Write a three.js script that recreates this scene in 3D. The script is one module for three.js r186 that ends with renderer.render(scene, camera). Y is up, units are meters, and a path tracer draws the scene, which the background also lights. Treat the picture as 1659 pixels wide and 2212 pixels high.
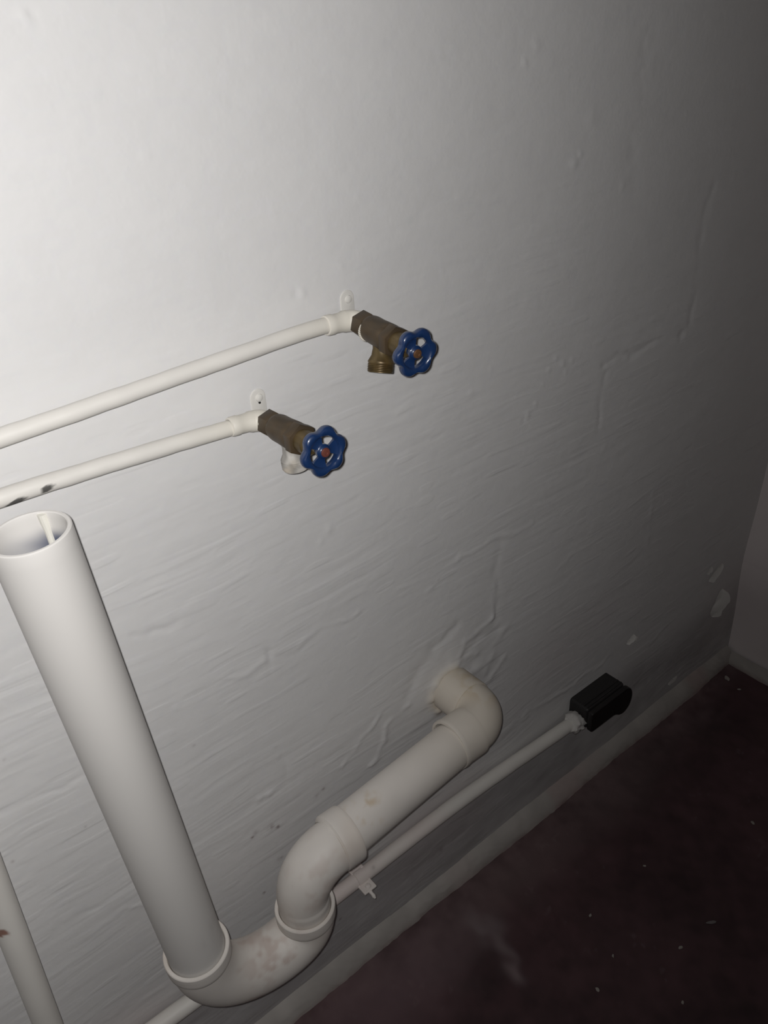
import * as THREE from 'three';
import { RoundedBoxGeometry } from 'three/addons/geometries/RoundedBoxGeometry.js';
import { mergeGeometries, mergeVertices, toCreasedNormals } from 'three/addons/utils/BufferGeometryUtils.js';

// ---------------------------------------------------------------- camera, light, exposure
const scene = new THREE.Scene();
scene.background = new THREE.Color(0x000000);
const camera = new THREE.PerspectiveCamera(63.62, 1659 / 2212, 0.02, 20);
const RIGHT = new THREE.Vector3(0.77450872, -0.05009541, 0.63057648);
const UPV = new THREE.Vector3(0.36426997, 0.85029978, -0.37986535);
const BACK = new THREE.Vector3(-0.51714953, 0.5239091, 0.67681284);
camera.position.set(0, 1.345, 0.68);
camera.quaternion.setFromRotationMatrix(new THREE.Matrix4().makeBasis(RIGHT, UPV, BACK));
scene.add(camera);

const renderer = new THREE.WebGLRenderer({ antialias: true });
renderer.toneMapping = THREE.LinearToneMapping;
renderer.toneMappingExposure = 1.0;
renderer.shadowMap.enabled = true;

// the phone's flash: one small lamp just beside the lens, the only light in the room
const flash = new THREE.SpotLight(new THREE.Color().setRGB(1.0, 0.985, 0.972), 1.66, 0, THREE.MathUtils.degToRad(87), 0.70, 2);
flash.position.copy(camera.position).addScaledVector(RIGHT, -0.009).addScaledVector(UPV, 0.005);
flash.target.position.copy(flash.position).add(new THREE.Vector3(-0.03, -0.10, -0.67));
flash.castShadow = true; flash.shadow.radius = 0.2; flash.shadow.bias = -0.0005;
flash.shadow.mapSize.set(2048, 2048); flash.shadow.camera.near = 0.05; flash.shadow.camera.far = 6;
scene.add(flash, flash.target);

// ---------------------------------------------------------------- helpers
const Y0 = 0.05;                                            // the floor lies 5 cm above the level the notes were taken from
const V = (x, y, z) => new THREE.Vector3(x, y - Y0, z);
const clamp = (v, a, b) => Math.min(b, Math.max(a, v));
const sstep = (a, b, v) => { const t = clamp((v - a) / (b - a), 0, 1); return t * t * (3 - 2 * t); };
function hash(i, j, s) {
  let h = Math.imul(i, 374761393) ^ Math.imul(j, 668265263) ^ Math.imul(s, 1274126177);
  h = Math.imul(h ^ (h >>> 13), 1274126177); h ^= h >>> 16;
  return (h >>> 0) / 4294967296;
}
function noise2(x, y, s = 0) {                              // value noise, -1 .. 1
  const i = Math.floor(x), j = Math.floor(y), fx = x - i, fy = y - j;
  const u = fx * fx * fx * (fx * (fx * 6 - 15) + 10), v = fy * fy * fy * (fy * (fy * 6 - 15) + 10);
  const a = hash(i, j, s), b = hash(i + 1, j, s), c = hash(i, j + 1, s), d = hash(i + 1, j + 1, s);
  return 2 * (a + (b - a) * u + (c - a) * v + (a - b - c + d) * u * v) - 1;
}
const fbm = (x, y, s, n = 3) => { let a = 0, w = 0.5; for (let k = 0; k < n; k++) { a += w * noise2(x, y, s + k); x *= 2.03; y *= 2.03; w *= 0.5; } return a; };
function noise3(x, y, z, s = 0) { return (noise2(x + 0.37 * z, y - 0.71 * z, s) + noise2(y + 0.53 * x, z + 0.29 * x, s + 7) + noise2(z - 0.41 * y, x + 0.61 * y, s + 13)) / 1.9; }
function rng(seed) { let k = 0; return () => hash(k++, seed, 99); }

const used = {};
const numbered = (n) => { const k = used[n] = (used[n] ?? -1) + 1; return k ? n + '_' + String(k).padStart(3, '0') : n; };
function shadows(o) { o.castShadow = o.receiveShadow = true; return o; }
function part(name, geometry, material, parent, label) {
  const m = shadows(new THREE.Mesh(geometry, material)); m.name = name; parent.add(m);
  if (label) m.userData.label = label;
  return m;
}
function thing(name, label, category, at = new THREE.Vector3(), group) {
  const g = new THREE.Group(); g.name = numbered(name); g.position.copy(at);
  g.userData = { label, category }; if (group) g.userData.group = group;
  scene.add(g); return g;
}
function structure(name, geometry, material, label, category) {
  const m = part(name, geometry, material, scene, label); m.userData.kind = 'structure';
  if (category) m.userData.category = category;
  return m;
}
const creased = (g, a = 0.55) => toCreasedNormals(g.scale(1e4, 1e4, 1e4), a).scale(1e-4, 1e-4, 1e-4);   // it tells points apart by hundredths of a unit

// a tube through stations { c: centre, t: direction, r: radius }; wobble(p) moves a vertex along its normal
function sweep(stations, nr = 64, { capA = false, capB = false, wobble = null, crease = 0.5, wallUp = null } = {}) {
  const pos = [], uv = [], idx = [];
  let n = wallUp ? wallUp.clone() : new THREE.Vector3(0.123, 0.456, 0.87);
  let len = 0;
  stations.forEach((s, k) => {
    const t = s.t.clone().normalize();
    n = n.clone().addScaledVector(t, -n.dot(t)).normalize();
    const b = new THREE.Vector3().crossVectors(t, n);
    if (k) len += s.c.distanceTo(stations[k - 1].c) + Math.abs(s.r - stations[k - 1].r);
    for (let i = 0; i <= nr; i++) {
      const a = (i % nr) / nr * Math.PI * 2;
      const d = n.clone().multiplyScalar(Math.cos(a)).addScaledVector(b, Math.sin(a));
      const p = s.c.clone().addScaledVector(d, s.r);
      if (wobble) p.addScaledVector(d, wobble(p));
      pos.push(p.x, p.y, p.z); uv.push(i / nr * 2 * Math.PI * s.r, len);
    }
  });
  const w = nr + 1;
  for (let k = 0; k < stations.length - 1; k++) for (let i = 0; i < nr; i++) {
    const a = k * w + i, b = a + 1, c = a + w, d = c + 1;
    idx.push(a, b, c, b, d, c);
  }
  const cap = (k, flip) => {
    const s = stations[k], v = pos.length / 3; pos.push(s.c.x, s.c.y, s.c.z); uv.push(0, 0);
    for (let i = 0; i < nr; i++) { const a = k * w + i; flip ? idx.push(v, a + 1, a) : idx.push(v, a, a + 1); }
  };
  if (capA) cap(0, true); if (capB) cap(stations.length - 1, false);
  const g = new THREE.BufferGeometry();
  g.setAttribute('position', new THREE.Float32BufferAttribute(pos, 3));
  g.setAttribute('uv', new THREE.Float32BufferAttribute(uv, 2));
  g.setIndex(idx);
  return creased(g, crease);
}
// stations along a straight line: profile = [[distance along t, radius], ...]
const line = (c, t, profile) => { const d = t.clone().normalize(); return profile.map(([s, r]) => ({ c: c.clone().addScaledVector(d, s), t: d, r })); };
// stations on an arc about o from o + ra*a towards o + ra*b (a, b unit and square to each other)
function arc(o, a, b, ra, a0, a1, r, n = 24) {
  const out = [];
  for (let k = 0; k <= n; k++) {
    const q = a0 + (a1 - a0) * k / n;
    out.push({
      c: o.clone().addScaledVector(a, ra * Math.cos(q)).addScaledVector(b, ra * Math.sin(q)),
      t: a.clone().multiplyScalar(-Math.sin(q)).addScaledVector(b, Math.cos(q)).multiplyScalar(Math.sign(a1 - a0)), r,
    });
  }
  return out;
}
function subdivide(st, step) {                              // more stations on long straight runs
  const out = [st[0]];
  for (let k = 1; k < st.length; k++) {
    const a = st[k - 1], b = st[k], n = Math.max(1, Math.round(a.c.distanceTo(b.c) / step));
    for (let i = 1; i <= n; i++) { const f = i / n; out.push({ c: a.c.clone().lerp(b.c, f), t: a.t.clone().lerp(b.t, f), r: a.r + (b.r - a.r) * f }); }
  }
  return out;
}
// stains, wear and some painted shade as vertex colours: paint(p) returns [r, g, b] multipliers
function tint(g, paint) {
  const p = g.attributes.position, c = new Float32Array(p.count * 3), v = new THREE.Vector3();
  for (let i = 0; i < p.count; i++) { v.fromBufferAttribute(p, i); const k = paint(v); c[3 * i] = k[0]; c[3 * i + 1] = k[1]; c[3 * i + 2] = k[2]; }
  g.setAttribute('color', new THREE.BufferAttribute(c, 3));
  return g;
}
const lin = (r, g, b) => new THREE.Color().setRGB(r, g, b);
const std = (c, roughness, more = {}) => new THREE.MeshStandardMaterial({ color: c, roughness, side: THREE.DoubleSide, ...more });

// ---------------------------------------------------------------- materials
const M = {
  room: std(lin(0.26, 0.25, 0.245), 0.95),
  pipePaint: std(lin(0.76, 0.735, 0.69), 0.5, { vertexColors: true }),
  pvc: std(lin(0.70, 0.68, 0.65), 0.55, { vertexColors: true }),
  pvcOld: std(lin(0.72, 0.68, 0.635), 0.55, { vertexColors: true }),
  drip: std(lin(0.78, 0.76, 0.69), 0.6),
  brass: std(lin(0.072, 0.050, 0.028), 0.5, { metalness: 0.25, vertexColors: true }),
  brassClean: std(lin(0.125, 0.088, 0.038), 0.42, { metalness: 0.45, vertexColors: true }),
  calcified: std(lin(0.36, 0.345, 0.32), 0.6, { vertexColors: true }),
  paintSmear: std(lin(0.6, 0.57, 0.5), 0.6),
  blue: new THREE.MeshPhysicalMaterial({ color: lin(0.0062, 0.026, 0.092), roughness: 0.4, clearcoat: 0.7, clearcoatRoughness: 0.16, side: THREE.DoubleSide }),
  rust: std(lin(0.135, 0.038, 0.026), 0.6, { metalness: 0.1 }),
  bronze: std(lin(0.13, 0.062, 0.028), 0.55, { metalness: 0.3 }),
  black: std(lin(0.022, 0.020, 0.020), 0.55),
  blackDark: std(lin(0.012, 0.010, 0.010), 0.5),
  plaster: std(lin(0.62, 0.60, 0.575), 0.9),
  wallPaint: std(lin(0.745, 0.735, 0.725), 0.62, { vertexColors: true }),
  chip: std(lin(0.40, 0.37, 0.34), 0.8),
};

// ---------------------------------------------------------------- the painted block wall
const WX0 = -0.16, WX1 = 1.56, WY0 = -0.03, WY1 = 1.56;      // the stretch of wall in view (measured levels)
// raised brush ridges and scratches: [height in mm, half width in mm, points]
const RIDGES = [
  [1.6, 3.2, [[.425, .492], [.435, .503], [.451, .514], [.464, .524], [.488, .543]]],
  [2.2, 3.6, [[.469, .458], [.486, .469], [.496, .49], [.497, .517], [.516, .524], [.54, .533]]],
  [-2.0, 8, [[.59, .601], [.62, .612], [.642, .623]]], [-1.5, 10, [[.54, .552], [.565, .58], [.59, .601]]],
  [1.8, 7, [[.645, .571], [.653, .585], [.676, .588], [.706, .595]]], [-1.3, 7, [[.655, .56], [.69, .572], [.73, .57]]],
  [0.9, 5, [[.709, .596], [.712, .638], [.713, .663]]], [1.3, 6, [[.709, .478], [.739, .506]]], [1.0, 6, [[.70, .50], [.715, .54], [.76, .575]]],
  [2.0, 5, [[.619, .557], [.647, .556], [.683, .545]]],
  [1.1, 3.5, [[.37, .745], [.416, .743], [.45, .743], [.461, .738], [.472, .743]]], [0.9, 2.6, [[.535, .742], [.564, .738]]],
  [0.9, 3, [[.583, .712], [.596, .718]]], [-1.0, 3, [[.609, .727], [.627, .728]]], [1.0, 2.5, [[.632, .737], [.648, .745]]],
  [1.3, 4, [[.739, .328], [.804, .337], [.876, .333], [.931, .321], [1.037, .33]]], [1.0, 3.5, [[.66, .315], [.739, .322], [.80, .327]]],
  [1.1, 3.5, [[.604, .726], [.658, .741], [.701, .743], [.744, .733], [.795, .735]]],
  [-1.5, 6, [[.933, .939], [.988, .942], [1.052, .94], [1.127, .935]]],
  [-1.1, 5, [[.933, .921], [.929, .888], [.926, .835]]], [0.8, 6, [[1.102, .66], [1.105, .61], [1.103, .551]]],
  [0.9, 3, [[1.031, .533], [1.065, .527]]], [-0.8, 8, [[.718, .728], [.717, .589]]],
  [-0.9, 12, [[.956, 1.348], [.947, 1.257], [.955, 1.173]]], [-1.0, 8, [[1.145, 1.145], [1.138, 1.087], [1.138, 1.019], [1.143, .95]]],
  [-1.0, 4, [[.189, .859], [.213, .857], [.237, .856]]], [-0.9, 5, [[.337, .755], [.331, .72]]],
  [-0.7, 4, [[.336, .747], [.374, .733], [.4, .735], [.415, .741], [.465, .736]]], [0.8, 3, [[.28, .745], [.3, .735], [.328, .743]]],
  [-0.9, 3.5, [[.0, .736], [.022, .73], [.062, .723], [.1, .725]]], [-0.8, 4, [[.029, .539], [.071, .532]]], [0.7, 4, [[.034, .323], [.071, .323], [.11, .313]]],
  [0.7, 3.5, [[.06, .49], [.10, .493], [.13, .486]]], [0.9, 3, [[.28, .525], [.297, .535], [.315, .534]]], [0.8, 2.6, [[.268, .512], [.283, .52]]],
  [0.7, 3, [[.86, .62], [.90, .63], [.96, .622]]], [0.8, 3.5, [[1.17, .28], [1.25, .32], [1.32, .35]]], [-0.7, 3, [[.33, .60], [.335, .56], [.33, .52]]],
  [-0.8, 4, [[.50, .14], [.60, .155], [.68, .147]]], [0.7, 2.6, [[.52, .11], [.56, .13], [.60, .133]]],
];
// small lumps, blisters and pits: [x, y, radius mm, height mm]
const LUMPS = [[.834, 1.221, 9, 1.1], [.845, 1.231, 5, 1], [.932, 1.182, 7, .8], [.76, 1.35, 9, .7], [.743, 1.334, 5, 1], [.86, 1.27, 14, .7], [1.175, 1.194, 3, 1], [1.054, 1.253, 3, .9],
  [.438, .88, 7, .9], [.425, .868, 5, .7], [.305, .53, 8, 1.4], [.291, .533, 6, 1.2], [.428, 1.158, 6, -.8], [.434, 1.158, 6, 1.1], [.483, 1.174, 4, .8], [.23, 1.4, 5, .9], [.236, 1.401, 4, -.7],
  [.765, .909, 5, -1.1], [.772, .915, 5, 1.0], [.787, .926, 4, 1.1], [.823, .98, 5, .9], [.838, .969, 6, .9], [.857, .968, 5, 1], [.81, .968, 5, .8], [.845, .955, 5, .7], [.80, .95, 4, .7],
  [.665, .98, 6, .6], [.70, 1.0, 5, .6], [.62, 1.14, 5, .5], [.51, 1.235, 4, .5], [.95, .80, 8, .6], [.215, .745, 4, .6], [.36, .86, 4, .5], [.30, 1.30, 6, .5]];
function polyDist(x, y, pts) {
  let best = 1e9;
  for (let k = 0; k < pts.length - 1; k++) {
    const [ax, ay] = pts[k], [bx, by] = pts[k + 1], dx = bx - ax, dy = by - ay;
    const t = clamp(((x - ax) * dx + (y - ay) * dy) / (dx * dx + dy * dy), 0, 1);
    const ex = x - ax - t * dx, ey = y - ay - t * dy; const d = ex * ex + ey * ey;
    if (d < best) best = d;
  }
  return Math.sqrt(best);
}
for (const r of RIDGES) {                                    // a box round each ridge, so that far points are passed over
  const m = 0.03; r.push([Math.min(...r[2].map((p) => p[0])) - m, Math.max(...r[2].map((p) => p[0])) + m, Math.min(...r[2].map((p) => p[1])) - m, Math.max(...r[2].map((p) => p[1])) + m]);
}
const DRAIN_X = 0.623, DRAIN_Y = 0.513;
const JOINTS = [.325, .53, .735, .94, 1.145, 1.35];
function wallRelief(x, y) {                                  // mm, the coarse shape (built into the mesh)
  let h = 1.7 * fbm(x * 3.1, y * 3.7, 11, 2) + 0.5 * fbm(x * 11, y * 16, 21, 2);
  const wx = x + 0.006 * noise2(x * 25, y * 25, 31) + 0.0025 * noise2(x * 80, y * 80, 33), wy = y + 0.006 * noise2(x * 22, y * 28, 41) + 0.0025 * noise2(x * 75, y * 85, 43);
  for (const [a, w, pts, bb] of RIDGES) {
    if (x < bb[0] || x > bb[1] || y < bb[2] || y > bb[3]) continue;
    const d = polyDist(wx, wy, pts) * 1000;
    if (d < 4 * w) h += 1.05 * a * (0.6 + 0.5 * noise2(x * 50, y * 50, 51) + 0.2 * noise2(x * 110, y * 110, 53)) * Math.exp(-(d * d) / (w * w));
  }
  for (const [lx, ly, r, a] of LUMPS) {
    const d2 = ((x - lx) ** 2 + (y - ly) ** 2) * 1e6; if (d2 < 9 * r * r) h += a * Math.exp(-d2 / (0.5 * r * r));
  }
  for (let k = 0; k < JOINTS.length; k++) {                  // the block courses under the paint, filled almost flush
    const d = (wy - JOINTS[k]) * 1000; if (Math.abs(d) > 16) continue;
    h -= 0.35 * sstep(-0.2, 0.7, noise2(x * 5, k * 3.3, 61)) * Math.exp(-d * d / 30);
  }
  const q = Math.hypot(x - DRAIN_X, y - DRAIN_Y) * 1000, th = Math.atan2(y - DRAIN_Y, x - DRAIN_X);   // mortar round the pipe's hole
  h += (4.5 + 2.5 * noise2(th * 3, q * 0.05, 71)) * Math.exp(-(((q - 37) / 7) ** 2)) + (1.6 + 1.2 * noise2(th * 2.2, 1, 73)) * Math.exp(-(((q - 52) / 26) ** 2));
  h += 1.2 * sstep(0.30, 0.05, y) * fbm(x * 14, y * 22, 81, 3);
  return h;
}
function wallFine(x, y) {                                    // mm, brush strokes and roller stipple (a bump map)
  const wx = x + 0.02 * noise2(x * 6, y * 9, 3), wy = y + 0.006 * noise2(x * 7, y * 5, 5) + 0.0025 * noise2(x * 24, y * 30, 6);
  const mask = 0.25 + 0.75 * sstep(1.32, 1.0, y + 0.12 * noise2(x * 4, y * 4, 9));
  const patch = 0.55 + 0.45 * noise2(x * 7, y * 11, 12);
  const strokes = 0.085 * noise2(wx * 9, wy * 120, 14) + 0.05 * noise2(wx * 16, wy * 260, 15) + 0.12 * noise2(wx * 7, wy * 52, 16);
  const stipple = 0.030 * noise2(x * 330, y * 330, 17) + 0.05 * noise2(x * 130, y * 130, 18);
  const dabs = sstep(0.45, 0.9, noise2(wx * 22, wy * 95, 22)) - 0.6 * sstep(0.5, 0.9, noise2(wx * 26, wy * 110, 24));   // thicker dabs of paint here and there
  return 2.3 * (strokes * mask * patch + 0.45 * stipple * (1.25 - 0.75 * mask) + 0.06 * fbm(x * 60, y * 80, 19, 2)) + 0.26 * dabs * mask;
}
const DIRT = [[.386, .172, 3.2, .8], [.271, .354, 3, .7], [.271, .474, 3.4, .6], [.276, .478, 5, .3], [.318, .39, 5, .55], [.309, .462, 4, .6], [.300, .47, 7, .35], [.385, .476, 4, .45], [.375, .472, 6, .3], [.224, .679, 2.6, .35], [.26, .424, 2, .35],
  [.041, .793, 2, .3], [.012, .663, 2.6, .35], [.088, .653, 2, .3], [.305, .40, 7, .3], [.31, .30, 3, .4], [.45, .175, 6, .3], [.60, .15, 8, .3]];
function wallColour(x, y) {
  let k = 1 + 0.025 * fbm(x * 5, y * 5, 101, 3) + 0.02 * fbm(x * 40, y * 60, 103, 2);
  let r = 0.755, g = 0.748, b = 0.742;
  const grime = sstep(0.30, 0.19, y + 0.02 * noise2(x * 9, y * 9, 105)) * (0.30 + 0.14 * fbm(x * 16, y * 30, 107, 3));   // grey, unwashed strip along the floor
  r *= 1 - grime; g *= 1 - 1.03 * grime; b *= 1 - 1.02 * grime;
  const warm = 0.10 * sstep(0.62, 0.30, y) * sstep(-0.2, 0.8, noise2(x * 3.4, y * 4.4, 109));
  r *= 1 - 0.6 * warm; g *= 1 - warm; b *= 1 - warm;
  const q = Math.hypot(x - DRAIN_X, (y - DRAIN_Y)) * 1000;
  const brown = 0.30 * Math.exp(-(((q - 34) / 12) ** 2)) * sstep(-0.3, 0.7, noise2(x * 40, y * 40, 111));
  g *= 1 - 0.6 * brown; b *= 1 - brown; r *= 1 - 0.35 * brown;
  for (const [dx, dy, rad, a] of DIRT) {
    const d2 = ((x - dx) ** 2 + (y - dy) ** 2) * 1e6; if (d2 > 9 * rad * rad) continue;
    const s = a * Math.exp(-d2 / (0.6 * rad * rad)) * (0.7 + 0.5 * noise2(x * 300, y * 300, 113));
    r *= 1 - s * 0.9; g *= 1 - s; b *= 1 - s;
  }
  return [r * k, g * k, b * k];
}
const toSRGB = (v) => 255 * (v <= 0.0031308 ? 12.92 * v : 1.055 * Math.pow(v, 1 / 2.4) - 0.055);
function makeTexture(w, h, fill, srgb) {
  const data = new Uint8Array(w * h * 4);
  for (let j = 0; j < h; j++) for (let i = 0; i < w; i++) {
    const c = fill((i + 0.5) / w, (j + 0.5) / h), o = 4 * (j * w + i);
    data[o] = clamp(c[0], 0, 255); data[o + 1] = clamp(c[1], 0, 255); data[o + 2] = clamp(c[2], 0, 255); data[o + 3] = 255;
  }
  const t = new THREE.DataTexture(data, w, h); t.magFilter = t.minFilter = THREE.LinearFilter;
  if (srgb) t.colorSpace = THREE.SRGBColorSpace;
  t.needsUpdate = true; return t;
}
const FINE = 3.0;                                            // mm from black to white in the bump map
const wallBump = makeTexture(2048, 1893, (u, v) => { const h = 127.5 + 255 * wallFine(WX0 + u * (WX1 - WX0), WY0 + v * (WY1 - WY0)) / FINE; return [h, h, h]; });
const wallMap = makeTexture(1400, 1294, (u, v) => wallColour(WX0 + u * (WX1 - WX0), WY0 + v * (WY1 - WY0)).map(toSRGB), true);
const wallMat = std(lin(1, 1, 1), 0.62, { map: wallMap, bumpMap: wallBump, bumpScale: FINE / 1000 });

// a tensor grid with fine steps where the photograph looks and coarse ones beyond
function steps(spans) {
  const out = [];
  for (const [a, b, s] of spans) { const n = Math.max(1, Math.round((b - a) / s)); for (let i = 0; i < n; i++) out.push(a + (b - a) * i / n); }
  out.push(spans[spans.length - 1][1]); return out;
}
function grid(us, vs, place, uvOf) {
  const pos = [], uv = [], idx = [], w = us.length;
  for (const v of vs) for (const u of us) { const p = place(u, v); pos.push(p[0], p[1], p[2]); const t = uvOf(u, v); uv.push(t[0], t[1]); }
  for (let j = 0; j < vs.length - 1; j++) for (let i = 0; i < w - 1; i++) { const a = j * w + i; idx.push(a, a + 1, a + w, a + 1, a + w + 1, a + w); }
  const g = new THREE.BufferGeometry();
  g.setAttribute('position', new THREE.Float32BufferAttribute(pos, 3)); g.setAttribute('uv', new THREE.Float32BufferAttribute(uv, 2));
  g.setIndex(idx); g.computeVertexNormals(); return g;
}
const slab = (x0, x1, y0, y1, z0, z1) => new THREE.BoxGeometry(x1 - x0, y1 - y0, z1 - z0).translate((x0 + x1) / 2, (y0 + y1) / 2, (z0 + z1) / 2);
const ROOM = { x0: -1.6, x1: 1.5, y1: 2.45, z1: 2.3 };
{
  const us = steps([[ROOM.x0 - 0.1, WX0, 0.12], [WX0, WX1, 0.003]]), vs = steps([[-0.02, WY1 - Y0, 0.003], [WY1 - Y0, ROOM.y1 + 0.05, 0.1]]);
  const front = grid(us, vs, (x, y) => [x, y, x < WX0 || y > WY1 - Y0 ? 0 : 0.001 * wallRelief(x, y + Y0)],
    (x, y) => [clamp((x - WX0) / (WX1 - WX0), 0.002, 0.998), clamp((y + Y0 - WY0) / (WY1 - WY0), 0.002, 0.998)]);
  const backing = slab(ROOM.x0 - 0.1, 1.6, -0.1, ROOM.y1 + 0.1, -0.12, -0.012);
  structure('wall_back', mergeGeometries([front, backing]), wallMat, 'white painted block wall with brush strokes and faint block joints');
}
const wallBack = scene.getObjectByName('wall_back');

// paint flakes that peel off the wall near the corner
function flake(x, y, len, wid, turn, lift, curl, seed, mat = M.plaster) {
  const us = steps([[-0.5, 0.5, 1 / 14]]), vs = steps([[-0.5, 0.5, 1 / 8]]);
  const c = Math.cos(turn), s = Math.sin(turn);
  const sheet = (off) => grid(us, vs, (u, v) => {
    const edge = Math.sqrt(Math.max(0, 1 - 4 * u * u)) * (0.8 + 0.35 * noise2(u * 5, v * 2 + seed, seed));
    const a = u * len, b = v * wid * edge;
    const z = off + 0.0015 + lift * (v + 0.5) * edge + curl * (v + 0.5) ** 2;
    return [x + a * c - b * s, y - Y0 + a * s + b * c, z + 0.001 * wallRelief(x, y)];
  }, (u, v) => [u, v]);
  const g = creased(mergeVertices(mergeGeometries([sheet(0), sheet(0.0009)])), 0.6);
  return part('paint_flake', g, mat, wallBack);
}
flake(1.372, .357, 0.048, 0.017, 0.55 + Math.PI, 0.006, 0.003, 3);
flake(1.403, .262, 0.066, 0.026, 1.15 + Math.PI, 0.016, 0.004, 5);
flake(1.092, .338, 0.024, 0.009, 0.5 + Math.PI, 0.004, 0.002, 8);
flake(1.108, .333, 0.014, 0.007, -0.1 + Math.PI, 0.003, 0.001, 9);
flake(1.275, .117, 0.03, 0.014, 0.2 + Math.PI, 0.002, 0.001, 11);
flake(1.345, .375, 0.018, 0.008, 0.7 + Math.PI, 0.003, 0.001, 13);

// right wall, floor, trims, and the rest of the room
{
  const zs = steps([[-0.02, 0.6, 0.005], [0.6, ROOM.z1 + 0.05, 0.12]]), ys = steps([[-0.02, 1.0, 0.006], [1.0, ROOM.y1 + 0.05, 0.08]]);
  const relief = (z, y) => 0.0022 * fbm(z * 4, y * 4, 201, 2) + 0.0007 * fbm(z * 25, y * 25, 205, 2) - 0.0008 * JOINTS.reduce((s, j) => s + Math.exp(-(((y + Y0 - j) / 0.005) ** 2)), 0)
    - 0.0008 * Math.exp(-(((z - 0.21) / 0.005) ** 2)) + 0.016 * Math.exp(-(((y - 0.28) / 0.12) ** 2)) + 0.01 * sstep(0.5, 1.1, y) * -1;
  const face = grid(zs, ys, (z, y) => [ROOM.x1 + 0.006 - relief(z, y), y, z], (z, y) => [0.2 + 0.3 * z, 0.35 + 0.3 * y]);
  const backing = slab(ROOM.x1 + 0.03, ROOM.x1 + 0.13, -0.1, ROOM.y1 + 0.1, -0.02, ROOM.z1 + 0.1);
  structure('wall_right', mergeGeometries([face, backing]), std(lin(0.84, 0.775, 0.77), 0.7, { bumpMap: wallBump, bumpScale: FINE / 1000 }), 'white painted block wall that meets the long wall at the corner');
}
// floor: dark red-brown paint, greyed by dust and worn through in places
function floorColour(x, z) {
  let r = 0.060, g = 0.032, b = 0.035;
  const n = fbm(x * 9, z * 9, 301, 4), m = fbm(x * 38, z * 38, 305, 3);
  const k = 1 + 0.5 * n + 0.35 * m; r *= k; g *= k; b *= k;
  const put = (a, R, G, B) => { a = clamp(a, 0, 1); r += (R - r) * a; g += (G - g) * a; b += (B - b) * a; };
  const edge = sstep(0.12 + 0.05 * noise2(x * 7, z * 7, 307), 0.02, z);
  put(edge * (0.42 + 0.4 * m), 0.16, 0.120, 0.118);
  const spot = (cx, cz, rx, rz, a) => a * Math.exp(-(((x - cx + 0.012 * noise2(x * 40, z * 40, 311)) / rx) ** 2) - (((z - cz + 0.012 * noise2(x * 40, z * 40, 313)) / rz) ** 2));
  put(spot(.600, .10, .022, .030, 0.75), 0.19, 0.17, 0.17);
  put(spot(.597, .15, .012, .030, 0.6), 0.20, 0.17, 0.17);
  put(spot(.583, .19, .012, .018, 0.7), 0.22, 0.18, 0.18);
  put(spot(.50, .09, .10, .05, 0.5), 0.15, 0.112, 0.115);
  put(spot(.72, .075, .13, .05, 0.5), 0.14, 0.105, 0.10);
  put(spot(1.02, .07, .2, .06, 0.35), 0.12, 0.10, 0.095);
  put(spot(.38, .10, .12, .06, 0.5), 0.14, 0.098, 0.105);
  put(sstep(0.55, 0.75, fbm(x * 90, z * 90, 317, 2) + 0.5 * n) * 0.25, 0.16, 0.12, 0.12);
  return [r * 1.38, g * 1.30, b * 1.34];
}
{
  const us = steps([[ROOM.x0, 0.1, 0.1], [0.1, 1.52, 0.004], ]), vs = steps([[-0.01, 0.62, 0.004], [0.62, ROOM.z1 + 0.05, 0.1]]);
  const top = grid(us, vs, (x, z) => [x, z < 0.62 && x > 0.1 ? 0.0012 * fbm(x * 12, z * 12, 321, 3) + 0.0004 * noise2(x * 90, z * 90, 325) : 0, z], (x, z) => [x, z]);
  top.index.array.reverse(); top.computeVertexNormals();
  const base = slab(ROOM.x0 - 0.1, ROOM.x1 + 0.13, -0.12, -0.006, -0.12, ROOM.z1 + 0.1);
  structure('floor', tint(mergeGeometries([top, base]), (p) => floorColour(p.x, p.z)), std(lin(1, 1, 1), 0.7, { vertexColors: true }), 'dark red-brown painted concrete floor, greyed and worn along the wall');
}
// mortar fillets between floor and walls, painted with the wall
function fillet(along, from, to, width, height, seed) {
  const us = steps([[from, to, 0.004]]), vs = steps([[0, 1, 1 / 12]]);
  return grid(us, vs, (u, v) => {
    const n = 0.0016 * fbm(u * 18, v * 2, seed, 3) + 0.0009 * noise2(u * 120, v * 14, seed + 4);
    const hh = height * (1 + 0.12 * noise2(u * 7, 0, seed + 9)), w = width * (1 + 0.10 * noise2(u * 9, 2, seed + 11));
    const a = w * (1 - v) + 0.005 * Math.sin(Math.PI * v) + n - 0.0035 * v, b = -0.003 + (hh + 0.003) * v + 0.004 * Math.sin(Math.PI * v);
    return along(u, a, b);
  }, (u, v) => [u, v]);
}
const filletColour = (p) => {
  const k = 0.92 + 0.14 * fbm(p.x * 30, p.z * 30 + p.y * 60, 401, 3), s = sstep(0.1, 0.7, noise2(p.x * 11, p.z * 11, 405)), e = 0.35 * sstep(0.012, 0.0, p.y) * (0.6 + 0.6 * noise2(p.x * 60, p.z * 60, 407));
  return [k * (1 - 0.6 * e), k * (1 - 0.10 * s) * (1 - 0.85 * e), k * (1 - 0.09 * s) * (1 - 0.85 * e)];
};
const filletMat = std(lin(0.50, 0.47, 0.44), 0.85, { vertexColors: true });
structure('trim_1', tint(fillet((u, a, b) => [u, b, a], ROOM.x0, 1.5, 0.025, 0.034, 411), filletColour), filletMat, 'pale sloped mortar fillet along the foot of the long wall');
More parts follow.
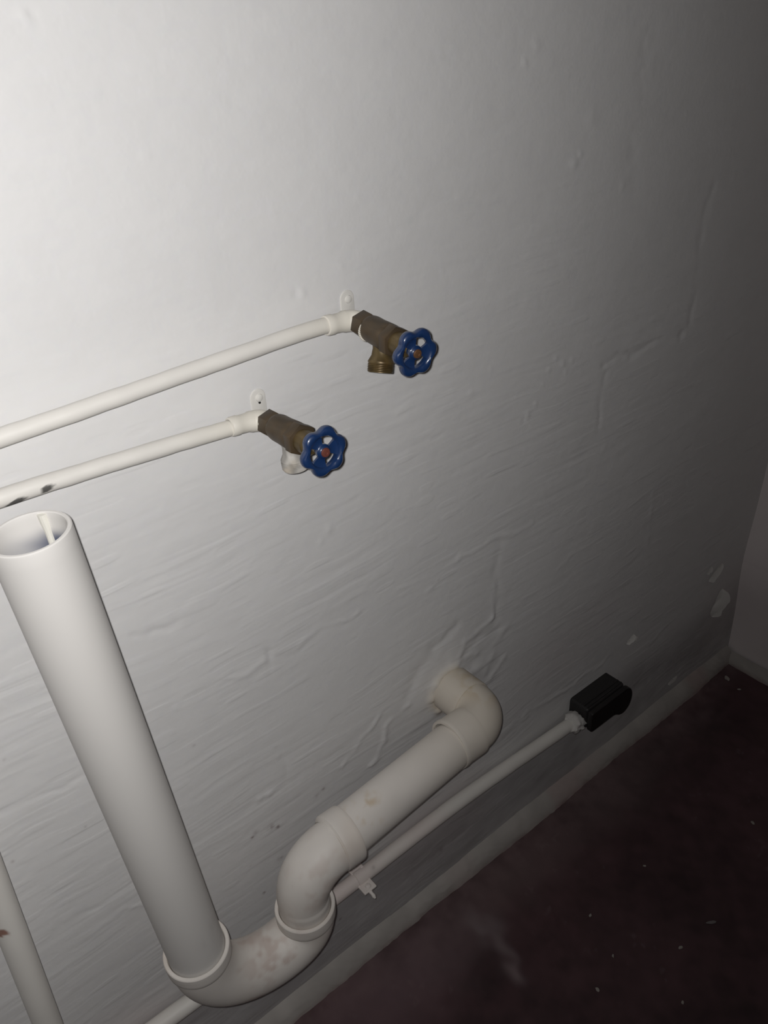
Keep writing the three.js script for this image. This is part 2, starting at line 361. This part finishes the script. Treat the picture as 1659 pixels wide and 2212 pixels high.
structure('trim_2', tint(fillet((u, a, b) => [ROOM.x1 - a, b, u], 0.0, ROOM.z1, 0.018, 0.022, 431), filletColour), filletMat, 'pale sloped mortar fillet along the foot of the right wall');
structure('wall_left', slab(ROOM.x0 - 0.1, ROOM.x0, -0.1, ROOM.y1 + 0.1, -0.01, ROOM.z1 + 0.1), M.room);
structure('wall_front', slab(ROOM.x0 - 0.1, ROOM.x1 + 0.13, -0.1, ROOM.y1 + 0.1, ROOM.z1, ROOM.z1 + 0.1), M.room);
structure('ceiling', slab(ROOM.x0 - 0.1, ROOM.x1 + 0.13, ROOM.y1, ROOM.y1 + 0.1, -0.12, ROOM.z1 + 0.1), M.room);

// ---------------------------------------------------------------- the white waste pipe: standpipe, trap, run and elbow into the wall
const X = new THREE.Vector3(1, 0, 0), Y = new THREE.Vector3(0, 1, 0), Z = new THREE.Vector3(0, 0, 1);
const blot = (p, c, r, s) => sstep(0.0, 0.6, noise3(p.x * 60, p.y * 60, p.z * 60, s) + 0.45 * noise3(p.x * 170, p.y * 170, p.z * 170, s + 1)) * Math.exp(-p.distanceToSquared(c) / (r * r));
const drain = thing('waste_pipe', 'white plastic waste pipe: open upright standpipe, bent trap and elbow into the wall', 'pipe', V(0.139, 0.35, 0.1));
const DO = drain.position.clone();
const local = (g) => g.translate(-DO.x, -DO.y, -DO.z);
{
  const top = V(0.108, 1.0717, 0.1), inlet = V(0.139, 0.4955, 0.1), up = top.clone().sub(inlet).normalize(), L = top.distanceTo(inlet);
  // standpipe: outside, rounded rim, inside
  const prof = [[-0.03, 0.0322], [0, 0.0322]];
  for (let k = 1; k < 40; k++) prof.push([L * k / 40, 0.0322 - 0.0006 * k / 40]);
  prof.push([L - 0.0022, 0.0316], [L - 0.0008, 0.0313], [L, 0.0304], [L, 0.0286], [L - 0.0008, 0.0278], [L - 0.003, 0.0274]);
  for (let k = 1; k < 60; k++) prof.push([L - 0.003 - 0.17 * k / 60, 0.0274]);
  prof.push([-0.02, 0.027]);
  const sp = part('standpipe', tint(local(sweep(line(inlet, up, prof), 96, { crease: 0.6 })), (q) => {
    const p = q.clone().add(DO), k = 1 + 0.015 * noise3(p.x * 30, p.y * 12, p.z * 30, 501);
    const s = 0.25 * blot(p, V(.165, .545, .13), 0.02, 505);
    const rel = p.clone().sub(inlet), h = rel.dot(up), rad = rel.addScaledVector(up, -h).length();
    const g = rad < 0.0282 && h > 0.02 && h < L ? sstep(0.010, 0.030, L - h + 0.006 * noise3(p.x * 60, p.y * 60, p.z * 60, 507)) * (0.30 + 0.55 * sstep(-0.3, 0.8, rel.x / 0.028)) : 0;   // shade deep inside the pipe, painted into the vertex colours, strongest on the right
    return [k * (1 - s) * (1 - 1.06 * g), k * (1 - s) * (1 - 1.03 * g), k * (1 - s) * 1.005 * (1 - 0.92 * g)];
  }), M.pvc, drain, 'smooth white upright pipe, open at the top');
  // a cream run of paint on the inside, seen through the open end
  const side = new THREE.Vector3(0.62, 0, -0.78).normalize(); side.addScaledVector(up, -side.dot(up)).normalize();
  const st = []; for (let k = 0; k <= 20; k++) { const s = L - 0.0015 - 0.17 * k / 20; st.push({ c: inlet.clone().addScaledVector(up, s).addScaledVector(side, 0.0272 + 0.0004 * Math.sin(k)), t: up.clone().negate(), r: 0.0029 * (k < 2 ? 1.25 : 1) * (k > 17 ? (21 - k) / 4 : 1) }); }
  part('paint_run', local(sweep(st, 12, { capA: true, capB: true })), M.drip, sp, 'cream run of paint inside the pipe');

  // trap: a half circle with a socket at either end
  const sock = (h, len = 0.021) => [[h - 0.018, 0.0318], [h - 0.003, 0.0326], [h - 0.0008, 0.0330], [h, 0.0337], [h, 0.0370], [h - 0.0010, 0.0378], [h - 0.004, 0.0380], [h - len + 0.0045, 0.0378], [h - len + 0.001, 0.0362], [h - len + 0.0002, 0.0352]];
  const P0 = V(0.140, 0.4745, 0.1), P3 = V(0.277, 0.4255, 0.108);
  const bowl = new THREE.CubicBezierCurve3(P0, P0.clone().addScaledVector(up, -0.100), P3.clone().setY(P3.y - 0.052), P3);
  const first = sock(P0.distanceTo(inlet)).map(([s, r]) => ({ c: P0.clone().addScaledVector(up, s), t: up.clone().negate(), r })).filter((q, k) => k < 10);
  const bend = []; for (let k = 1; k < 60; k++) bend.push({ c: bowl.getPoint(k / 60), t: bowl.getTangent(k / 60), r: 0.0352 });
  const last = sock(0.4465 - 0.4255).reverse().map(([s, r]) => ({ c: P3.clone().addScaledVector(Y, s), t: Y.clone(), r }));
  const stain = (q) => {
    const p = q.clone().add(DO);
    let k = 1 + 0.03 * noise3(p.x * 60, p.y * 60, p.z * 60, 511), r = k, g = k, bl = k;
    const d = 0.34 * blot(p, V(.195, .428, .118), 0.032, 513) + 0.30 * blot(p, V(.215, .405, .122), 0.045, 517) + 0.16 * blot(p, V(.29, .50, .13), 0.05, 519);
    const e = 0.14 * sstep(-0.2, 0.6, noise3(p.x * 18, p.y * 18, p.z * 18, 521));
    r *= 1 - 0.72 * d - 0.3 * e; g *= 1 - d - 0.50 * e; bl *= 1 - 1.08 * d - 0.68 * e;
    return [r, g, bl];
  };
  part('trap_bend', tint(local(sweep(subdivide([...first, ...bend, ...last], 0.004), 96, { crease: 0.6 })), stain), M.pvcOld, drain, 'U-shaped trap with a socket at either end');
  // upper bend: spigot in the trap's outlet, quarter turn, socket
  const RB = 0.050, yc = 0.513 - RB;
  const run0 = V(0.277 + RB, 0.513, 0.104), ob = V(0.277 + RB, yc, 0.107);
  const ub = [...line(V(0.277, 0.425, 0.108), Y, [[0, 0.0322], [0.036, 0.0322]]), ...arc(ob, X.clone().negate(), Y, RB, 0, Math.PI / 2, 0.0335, 28).map((s, k, all) => { s.r = 0.0322 + 0.0018 * sstep(0, 0.5, k / (all.length - 1)); return s; }),
    ...line(run0.clone().addScaledVector(X, 0.001), X, [[0, 0.0345], [0.002, 0.0372], [0.004, 0.0376], [0.0250, 0.0376], [0.0266, 0.0370], [0.0268, 0.0328]])];
  part('upper_bend', tint(local(sweep(subdivide(ub, 0.004), 96, { crease: 0.5 })), stain), M.pvcOld, drain, 'quarter bend turning towards the wall elbow');
  // run and elbow
  const e0 = V(0.587, 0.515, 0.085), rd = e0.clone().sub(run0).normalize(), RL = run0.distanceTo(e0);
  const dust = (q) => {
    const p = q.clone().add(DO);
    let k = 1 + 0.03 * noise3(p.x * 50, p.y * 50, p.z * 50, 531), r = k, g = k, bl = k;
    const topside = sstep(0.520, 0.545, p.y);
    const d = topside * (0.10 + 0.22 * sstep(0.0, 0.6, noise3(p.x * 22, p.y * 22, p.z * 22, 533))) + 0.45 * blot(p, V(.378, .541, .108), 0.022, 535) + 0.3 * blot(p, V(.64, .545, .05), 0.03, 537);
    const wear = 0.20 * sstep(0.42, 0.66, p.x);
    r *= 1 - 0.55 * d - 0.6 * wear; g *= 1 - 0.85 * d - 0.75 * wear; bl *= 1 - 1.25 * d - 1.1 * wear;
    return [r, g, bl];
  };
  part('run_pipe', tint(local(sweep(subdivide(line(run0, rd, [[0, 0.0325], [RL * 0.9, 0.0325]]), 0.004), 96)), dust), M.pvcOld, drain, 'straight dusty run of pipe');
  const RE = 0.036, oe = e0.clone().addScaledVector(Z, -RE);
  const we = [...line(e0, X, [[-0.042, 0.0328], [-0.0418, 0.0364], [-0.0395, 0.0370], [-0.036, 0.0370], [-0.0355, 0.0362], [-0.004, 0.0362], [-0.0015, 0.0358], [-0.001, 0.0333]]), ...arc(oe, Z, X, RE, 0, Math.PI / 2, 0.0333, 28),
    ...line(V(e0.x + RE, 0.515, e0.z - RE - 0.0005), Z.clone().negate(), [[0, 0.0333], [0.0005, 0.0350], [0.003, 0.0354], [0.0475, 0.0354]])];
  part('wall_elbow', tint(local(sweep(subdivide(we, 0.003), 96, { crease: 0.5 })), dust), M.pvcOld, drain, 'yellowed elbow entering the wall');
}

// ---------------------------------------------------------------- painted copper supply pipes with their elbows and wall brackets
function supplyPipe(label, pts, E, axis, tabAt, chips, seed, hole) {
  const g = thing('water_pipe', label, 'pipe', pts[0].clone().setX(E.x));
  const o = g.position, loc = (q) => q.translate(-o.x, -o.y, -o.z);
  const drips = (p) => 0.00035 * noise3(p.x * 26, p.y * 60, p.z * 60, seed) + 0.00025 * noise3(p.x * 90, p.y * 90, p.z * 90, seed + 3);
  const worn = (q) => {
    const p = q.clone().add(o); let k = 1 + 0.03 * noise3(p.x * 40, p.y * 40, p.z * 40, seed + 5);
    const y = 0.07 * sstep(0.12, 0.0, p.distanceTo(E)); let r = k, gg = k * (1 - 0.2 * y), b = k * (1 - y);
    for (const [c, rx, ry] of chips) {
      const d = p.clone().sub(c); const t = ((d.x - d.y * 0.8) / rx) ** 2 + (d.y / ry) ** 2 + 0.7 * noise3(p.x * 200, p.y * 200, p.z * 200, seed + 9);
      const s = sstep(1.1, 0.6, t) * 0.86; r *= 1 - s; gg *= 1 - s; b *= 1 - s;
    }
    return [r, gg, b];
  };
  const st = []; const curve = new THREE.CatmullRomCurve3(pts, false, 'centripetal');
  const fine = 420; for (let k = 0; k <= fine; k++) { const u = k / fine; st.push({ c: curve.getPointAt(u), t: curve.getTangentAt(u), r: 0.0078 }); }
  part('pipe', tint(loc(sweep(st, 48, { capA: true, wobble: drips })), worn), M.pipePaint, g);
  // soldered elbow: collar, quarter turn, mouth towards the tap
  const end = pts[pts.length - 1], d0 = curve.getTangentAt(1), bend = 0.013;
  const c0 = E.clone().addScaledVector(d0, -bend);
  const el = [...line(c0, d0, [[-0.0225, 0.0078], [-0.0220, 0.0094], [-0.020, 0.0100], [-0.0145, 0.0100], [-0.012, 0.0093], [-0.004, 0.0093]])];
  const zz = axis.clone().addScaledVector(d0, -axis.dot(d0)).normalize();
  el.push(...arc(c0.clone().addScaledVector(zz, bend), zz.clone().negate(), d0, bend, 0, Math.PI / 2, 0.0104, 14));
  el.push(...line(E.clone().addScaledVector(axis, bend * 0.9), axis, [[0.0008, 0.0112], [0.003, 0.0114], [0.005, 0.0108]]));
  part('elbow', tint(loc(sweep(el, 48, { wobble: (p) => 1.6 * drips(p) })), worn), M.pipePaint, g, 'painted elbow fitting');
  // lug plate screwed to the wall above the elbow
  const s = new THREE.Shape(); const w = 0.0078, hgt = 0.022;
  s.moveTo(-w, -hgt); s.lineTo(w, -hgt); s.lineTo(w, 0.004); s.absarc(0, 0.004, w, 0, Math.PI, false); s.lineTo(-w, -hgt);
  const plate = new THREE.ExtrudeGeometry(s, { depth: 0.0009, bevelEnabled: true, bevelThickness: 0.0008, bevelSize: 0.0008, bevelSegments: 2, curveSegments: 16 });
  const b = part('bracket', tint(loc(creased(plate.translate(tabAt.x, tabAt.y - 0.0055, -0.0002), 0.6)), worn), M.wallPaint, g, 'lug plate painted over with the wall');
  const head = new THREE.LatheGeometry([[0, 0.0026], [0.002, 0.0026], [0.0038, 0.0018], [0.0045, 0]].map(([r, y]) => new THREE.Vector2(r, y)), 24).rotateX(Math.PI / 2);
  part('screw', tint(loc(creased(head.translate(tabAt.x + 0.001, tabAt.y - 0.0025, 0.0008), 0.6)), worn), M.wallPaint, b);
  if (hole) part('hole', new THREE.CylinderGeometry(0.0012, 0.0012, 0.001, 14).rotateX(Math.PI / 2).translate(hole.x - o.x, hole.y - o.y, hole.z - o.z), M.blackDark, b);
  return g;
}
const E1 = V(.4734, 1.1281, .03), H1 = V(.4625, 1.1238, .135), E2 = V(.3545, 1.0588, .03), H2 = V(.3500, 1.0660, .140);
const ax1 = H1.clone().sub(E1).normalize(), ax2 = H2.clone().sub(E2).normalize();
supplyPipe('upper white painted copper pipe running to the higher tap', [V(-0.9, 1.128, .031), V(-.3, 1.116, .031), V(.1228, 1.1205, .030), V(.4312, 1.1308, .030), V(.4600, 1.1290, .030)], E1, ax1, V(.4876, 1.1415, 0), [[V(.155, 1.131, .035), .0025, .0012]], 601);
supplyPipe('lower white painted copper pipe with two dark chips, running to the lower tap', [V(-0.9, 1.070, .031), V(-.3, 1.074, .031), V(.1085, 1.0713, .030), V(.3212, 1.0608, .030), V(.3413, 1.0590, .030)], E2, ax2, V(.3695, 1.0695, 0), [[V(.1185, 1.0658, .0368), .0075, .0034], [V(.1425, 1.0682, .0372), .0055, .0036]], 631, V(.3700, 1.0622, .0021));

// ---------------------------------------------------------------- brass taps with blue hand wheels
function wheelGeometry(slotTurn) {
  const nt = 180, prof = [0.0026, 0.0050, 0.0060, 0.0068, 0.0078, 0.0105, 0.0140, 0.0162, 0.0172, 0.0195, 0.0222, 0.0240, 0.0247];
  const rimOf = (q) => 1 + 0.085 * Math.cos(6 * q) - 0.012 * Math.cos(12 * q);
  const zf = [0.0042, 0.0042, 0.0036, 0.0018, 0.0010, 0.0008, 0.0010, 0.0018, 0.0040, 0.0052, 0.0050, 0.0032, 0.0006];
  const zb = [-0.0075, -0.0075, -0.0070, -0.0040, -0.0022, -0.0018, -0.0020, -0.0026, -0.0052, -0.0058, -0.0054, -0.0038, -0.0016];
  const slot = (k, i) => { if (k < 4 || k > 6) return false; const q = ((i + 0.5) / nt * 360 - slotTurn + 720) % 120; return Math.abs(q - 60) < 31; };
  const pos = [], idx = []; const nk = prof.length;
  const vtx = (side, k, i) => (side * nk + k) * nt + ((i % nt) + nt) % nt;
  for (const z of [zf, zb]) for (let k = 0; k < nk; k++) for (let i = 0; i < nt; i++) {
    const q = i / nt * Math.PI * 2, f = 1 + (rimOf(q) - 1) * sstep(0.0158, 0.0247, prof[k]), r = prof[k] * f;
    pos.push(r * Math.cos(q), r * Math.sin(q), z[k]);
  }
  for (let k = 0; k < nk - 1; k++) for (let i = 0; i < nt; i++) {
    if (slot(k, i)) continue;
    const a = vtx(0, k, i), b = vtx(0, k + 1, i), c = vtx(0, k, i + 1), d = vtx(0, k + 1, i + 1);
    idx.push(a, b, c, b, d, c);
    const e = vtx(1, k, i), f = vtx(1, k + 1, i), g = vtx(1, k, i + 1), h = vtx(1, k + 1, i + 1);
    idx.push(e, g, f, f, g, h);
    if (k > 0 && slot(k - 1, i)) idx.push(a, c, e, c, g, e);
    if (k < nk - 2 && slot(k + 1, i)) idx.push(b, f, d, d, f, h);
    if (slot(k, i + 1)) idx.push(c, d, g, d, h, g);
    if (slot(k, i - 1)) idx.push(a, e, b, b, e, f);
  }
  for (let i = 0; i < nt; i++) {
    const a = vtx(0, nk - 1, i), c = vtx(0, nk - 1, i + 1), e = vtx(1, nk - 1, i), g = vtx(1, nk - 1, i + 1); idx.push(a, e, c, c, e, g);
    const p = vtx(0, 0, i), q = vtx(0, 0, i + 1), r = vtx(1, 0, i), s = vtx(1, 0, i + 1); idx.push(p, q, r, q, s, r);
  }
  const g = new THREE.BufferGeometry(); g.setAttribute('position', new THREE.Float32BufferAttribute(pos, 3));
  g.setIndex(idx); return creased(g, 0.7);
}
function hexNut(z0, z1, r, turn = 0) {
  const s = new THREE.Shape(); for (let k = 0; k < 6; k++) { const q = k * Math.PI / 3 + turn; k ? s.lineTo(r * Math.cos(q), r * Math.sin(q)) : s.moveTo(r, 0); if (!k) s.curves = [], s.moveTo(r * Math.cos(q), r * Math.sin(q)); }
  s.closePath();
  const g = new THREE.ExtrudeGeometry(s, { depth: z1 - z0 - 0.002, bevelEnabled: true, bevelThickness: 0.001, bevelSize: 0.001, bevelOffset: -0.001, bevelSegments: 2 });
  return creased(g.translate(0, 0, z0 + 0.001), 0.5);
}
const O = new THREE.Vector3();
function tap(label, E, H, outletTo, outletMat, screwMat, slotTurn, wheelTurn, smear) {
  const z = H.clone().sub(E), L = z.length(); z.normalize();
  const x = new THREE.Vector3().crossVectors(Y, z).normalize(), y = new THREE.Vector3().crossVectors(z, x);
  const t = thing('garden_tap', label, 'tap', E.clone());
  t.quaternion.setFromRotationMatrix(new THREE.Matrix4().makeBasis(x, y, z));
  const grime = (p) => { const k = 0.98 + 0.42 * noise3(p.x * 130, p.y * 130, p.z * 130, 701) + 0.25 * noise3(p.x * 330, p.y * 330, p.z * 330, 703), s = sstep(0.2, 0.9, noise3(p.x * 70, p.y * 70, p.z * 70, 705)); return [k * (1 + 0.2 * s), k * (1 + 0.05 * s), k * (1 - 0.15 * s)]; };
  part('inlet_nut', tint(hexNut(0.0130, 0.0290, 0.0135, 0.3), grime), M.brass, t);
  part('body', tint(sweep(line(O, Z, [[0.0275, 0.0105], [0.0300, 0.0126], [0.0345, 0.0134], [0.044, 0.0132], [0.055, 0.0137], [0.0630, 0.0140], [0.0670, 0.0125]]), 48, { wobble: (p) => 0.0003 * noise3(p.x * 150, p.y * 150, p.z * 150, 711) }), grime), M.brass, t);
  part('bonnet_nut', tint(hexNut(0.0650, 0.0765, 0.0157, 0.55), grime), M.brass, t);
  part('gland', tint(sweep(line(O, Z, [[0.0755, 0.0106], [0.0790, 0.0109], [0.0885, 0.0107], [0.0910, 0.0092], [0.0920, 0.0045], [L - 0.003, 0.0040]]), 36), grime), M.brassClean, t);
  // outlet: flared neck and threaded end
  const inv = t.quaternion.clone().invert(), T = outletTo.clone().sub(E).applyQuaternion(inv), B = new THREE.Vector3(0, -0.004, 0.052);
  const d = T.clone().sub(B), l = d.length();
  const pr = [[0.002, 0.0098], [0.30 * l, 0.0090], [0.50 * l, 0.0098], [0.62 * l, 0.0118], [0.68 * l, 0.0128], [0.71 * l, 0.0128], [0.72 * l, 0.0120]];
  for (let k = 0; k < 5; k++) { const a = 0.74 + 0.05 * k; pr.push([a * l, 0.0121], [(a + 0.018) * l, 0.0130], [(a + 0.036) * l, 0.0121]); }
  pr.push([l, 0.0122], [l, 0.0095], [0.9 * l, 0.0092], [0.6 * l, 0.0065]);
  part('outlet', tint(sweep(line(B, d, pr), 48, { crease: 0.4 }), grime), outletMat, t, 'threaded outlet pointing down');
  if (smear) {                                              // a crescent of white paint on the body's shoulder
    const st = []; for (let k = 0; k <= 24; k++) { const q = smear[0] + (smear[1] - smear[0]) * k / 24; st.push({ c: new THREE.Vector3(0.0129 * Math.cos(q), 0.0129 * Math.sin(q), 0.0312 + 0.0006 * Math.sin(3 * k)), t: new THREE.Vector3(-Math.sin(q), Math.cos(q), 0), r: 0.0003 + 0.0014 * Math.sin(Math.PI * k / 24) }); }
    part('paint_smear', sweep(st, 10, { capA: true, capB: true }), M.paintSmear, t);
  }
  const w = part('handle', wheelGeometry(slotTurn), M.blue, t, 'blue six-lobed hand wheel'); w.position.z = L; w.rotation.z = wheelTurn; w.scale.setScalar(0.88);
  part('screw', sweep(line(O, Z, [[-0.002, 0.0050], [0.0046, 0.0050], [0.0058, 0.0042], [0.0060, 0.0020], [0.0054, 0.0016]]), 24, { capB: true }), screwMat, w);
  return t;
}
tap('upper brass garden tap, brown with tarnish, with a blue wheel and threaded brass outlet', E1, H1, V(.4580, 1.0925, .0875), M.brassClean, M.bronze, -5, 0.0, [2.6, 4.4]);
tap('lower brass garden tap with a rusty red wheel screw and pale limescaled outlet', E2, H2, V(.3545, 1.0262, .0835), M.calcified, M.rust, -8, 0.17, null);

// ---------------------------------------------------------------- conduit, its saddle and the black box
{
  const a = V(-1.2, 0.284, .0185), b = V(.11, .2725, .0185), c = V(.37, .2665, .0185), d = V(.635, .270, .0185), e = V(.928, .2535, .0195);
  const t = thing('conduit_pipe', 'thin painted conduit running low along the wall into the black box', 'conduit', c.clone());
  const o = t.position, loc = (q) => q.translate(-o.x, -o.y, -o.z);
  const curve = new THREE.CatmullRomCurve3([a, b, c, d, e], false, 'centripetal'), st = [];
  for (let k = 0; k <= 480; k++) { const u = k / 480; st.push({ c: curve.getPointAt(u), t: curve.getTangentAt(u), r: 0.0120 }); }
  const paint = (q) => {
    const p = q.clone().add(o); const k = 1 + 0.04 * noise3(p.x * 35, p.y * 35, p.z * 35, 801), s = sstep(0.0, 0.7, noise3(p.x * 9, p.y * 9, p.z * 9, 805)) * sstep(0.8, 0.5, p.x);
    const spot = 0.7 * Math.exp(-p.distanceToSquared(V(.70, .262, .030)) / 0.000009) + 0.5 * Math.exp(-p.distanceToSquared(V(.44, .279, .026)) / 0.000012);
    return [k * (1 - 0.02 * s) * (1 - spot), k * (1 - 0.10 * s) * (1 - spot), k * (1 - 0.09 * s) * (1 - spot)];
  };
  part('pipe', tint(loc(sweep(st, 48, { capA: true, wobble: (p) => 0.0003 * noise3(p.x * 30, p.y * 40, p.z * 40, 809) })), paint), M.pipePaint, t);
  // saddle: strap over the pipe, tab above and longer tab below with its screw, both stood off the wall
  const sx = .4170, yc = .2672 - Y0, zc = .0185, rr = .0120, hw = 0.008;
  const ring = []; for (const [s0, r0] of [[-hw, rr], [-hw + 0.0004, rr + 0.0012], [hw - 0.0004, rr + 0.0012], [hw, rr]]) ring.push({ c: new THREE.Vector3(sx + s0, yc - 0.004 * s0, zc), t: X, r: r0 });
  const sd = part('saddle', tint(loc(sweep(ring, 40)), paint), M.pipePaint, t, 'painted saddle clip holding the conduit');
  const tabs = [new RoundedBoxGeometry(0.023, 0.0060, 0.015, 3, 0.0014).translate(.4185, .2760 - Y0, .0066), new RoundedBoxGeometry(0.023, 0.0046, 0.020, 3, 0.0018).translate(.4175, .2665 - Y0, .0370)];
  for (const q of tabs) part('lug', tint(loc(q), paint), M.pipePaint, sd);
  const head = new THREE.LatheGeometry([[0, 0.0026], [0.002, 0.0026], [0.0042, 0.0016], [0.0048, 0]].map(([q, h]) => new THREE.Vector2(q, h)), 24);
  part('screw', tint(loc(creased(head.translate(.4180, .2688 - Y0, .0390), 0.6)), paint), M.pipePaint, sd);
  const nib = sweep([[.0440, .0036], [.0500, .0026], [.0550, .0032], [.0585, .0012]].map(([z, r0], k) => ({ c: V(.4165, .2655 - 0.0012 * k, z), t: new THREE.Vector3(0, -0.2, 1), r: r0 })), 16, { capA: true, capB: true });
  part('paint_drip', tint(loc(nib), paint), M.pipePaint, sd);
  // lumpy plaster where the conduit meets the box
  const lump = new THREE.IcosahedronGeometry(1, 5), p = lump.attributes.position, v = new THREE.Vector3();
  for (let i = 0; i < p.count; i++) {
    v.fromBufferAttribute(p, i); const k = 1 + 0.28 * noise3(v.x * 2.2, v.y * 2.2, v.z * 2.2, 821) + 0.14 * noise3(v.x * 6, v.y * 6, v.z * 6, 823);
    p.setXYZ(i, v.x * k * 0.021, v.y * k * 0.018, v.z * k * 0.0175);
  }
  part('plaster_collar', loc(creased(mergeVertices(lump.deleteAttribute('normal').deleteAttribute('uv')), 1.2).translate(.914, .2545 - Y0, .0215)), M.plaster, t, 'lump of plaster at the end of the conduit');
}
{
  const t = thing('cover_box', 'small black plastic box low on the wall at the conduit end', 'box', V(.975, .245, 0));
  const o = t.position, loc = (q) => q.translate(-o.x, -o.y, -o.z);
  const x0 = .925, x1 = 1.032, y0 = .243, y1 = .291, zb = 0.040;
  part('body', loc(new RoundedBoxGeometry(x1 - x0, y1 - y0, zb + 0.006, 4, 0.006).translate((x0 + x1) / 2, (y0 + y1) / 2 - Y0, (zb + 0.006) / 2 - 0.006)), M.black, t);
  // lid: plate with a rounded right end that hangs lower than the rest
  const s = new THREE.Shape();
  s.moveTo(.924, .250); s.lineTo(.924, .285); s.quadraticCurveTo(.924, .290, .929, .290); s.lineTo(1.020, .290);
  s.bezierCurveTo(1.050, .290, 1.053, .232, 1.022, .229); s.bezierCurveTo(1.006, .228, 1.004, .240, .990, .242); s.lineTo(.930, .243); s.quadraticCurveTo(.924, .244, .924, .250);
  const lid = new THREE.ExtrudeGeometry(s, { depth: 0.007, bevelEnabled: true, bevelThickness: 0.0018, bevelSize: 0.0018, bevelOffset: -0.0018, bevelSegments: 3, curveSegments: 18 });
  part('lid', loc(creased(lid.translate(0, -Y0, zb + 0.003), 0.6)), M.blackDark, t, 'darker lid with a rounded lobe at its right end');
  for (const z of [0.027, 0.0345]) part('rib', loc(new RoundedBoxGeometry(x1 - x0 - 0.008, 0.003, 0.003, 2, 0.001).translate((x0 + x1) / 2, y1 - Y0 + 0.0005, z)), M.black, t);
}

// ---------------------------------------------------------------- the upright pipe at the left edge
{
  const t = thing('upright_pipe', 'white upright pipe with a rust spot at the lower left of the view', 'pipe', V(-0.036, Y0, .052));
  const o = t.position, loc = (q) => q.translate(-o.x, -o.y, -o.z);
  const st = line(V(-0.0005, .80, .052), V(-0.036, Y0, .052).sub(V(-0.0005, .80, .052)), []);
  const A = V(-0.0060, .80, .052), B = V(-0.0418, Y0 - 0.004, .052);
  const dir = B.clone().sub(A), Lp = dir.length();
  st.push(...line(A, dir, [[-0.0003, 0.006], [-0.0003, 0.0122], [0.0003, 0.0134], [0.002, 0.0139], [Lp, 0.0139]]));
  const rustSpot = V(-0.0225, .650, .0600);
  part('pipe', tint(loc(sweep(subdivide(st, 0.003), 64, { capA: true })), (q) => {
    const p = q.clone().add(o); const k = 1 + 0.03 * noise3(p.x * 40, p.y * 40, p.z * 40, 901);
    const d = Math.hypot((p.x - rustSpot.x) / 0.007, (p.y - rustSpot.y) / 0.008), s = sstep(1.0, 0.35, d + 0.5 * noise3(p.x * 190, p.y * 190, p.z * 190, 905)) * 0.8;
    return [k * (1 - 0.75 * s), k * (1 - 0.95 * s), k * (1 - s)];
  }), M.pipePaint, t);
}

// ---------------------------------------------------------------- pale chips lying on the floor
const CHIPS = [
  [.752, .209, .0032, 'small pale chip on the dark floor, leftmost of the scattered chips'], [.662, .296, .0040, 'pale chip on the floor straight below the leftmost one, near the bottom edge'],
  [.819, .341, .0042, 'pale chip on the floor just below and left of the long grey flake'], [1.126, .289, .0042, 'pale chip on the floor, farthest right in the view'],
  [.894, .349, .0095, 'long grey flake on the floor, largest of the scattered chips'], [1.437, .045, .0075, 'pale crumb on the floor right in the corner of the walls'],
  [1.425, .082, .0045, 'small crumb on the floor near the corner, beside the right wall'], [.724, .278, .0030, 'tiny chip on the floor midway between the leftmost chip and the one below it'],
  [.900, .212, .0032, 'tiny chip on the floor below the black box'], [.746, .394, .0030, 'tiny chip on the floor, lowest of the scattered chips in the view'],
];
CHIPS.forEach(([x, z, r, label], i) => {
  const g = new THREE.IcosahedronGeometry(1, 2), p = g.attributes.position, v = new THREE.Vector3(), long = i === 4;
  const c = Math.cos(i * 1.7), s = Math.sin(i * 1.7);
  for (let k = 0; k < p.count; k++) {
    v.fromBufferAttribute(p, k); const q = 0.72 + 0.3 * noise3(v.x * 1.8, v.y * 1.8, v.z * 1.8, 950 + i * 3);
    const a = v.x * q * r * 1.25, b = v.z * q * r * (long ? 0.42 : 0.8);
    p.setXYZ(k, a * c - b * s, Math.max(-0.3, v.y) * q * r * (long ? 0.14 : 0.38), a * s + b * c);
  }
  const m = shadows(new THREE.Mesh(creased(mergeVertices(g.deleteAttribute('normal').deleteAttribute('uv')), 0.5), i === 4 ? std(lin(0.22, 0.20, 0.20), 0.85) : M.chip));
  m.name = numbered('paint_chip'); m.position.set(x, 0.0008 + 0.0012 * fbm(x * 12, z * 12, 321, 3) + r * 0.1, z);
  m.userData = { label, category: 'paint chip', group: 'pale chips scattered on the dark floor' };
  scene.add(m);
});

renderer.render(scene, camera);
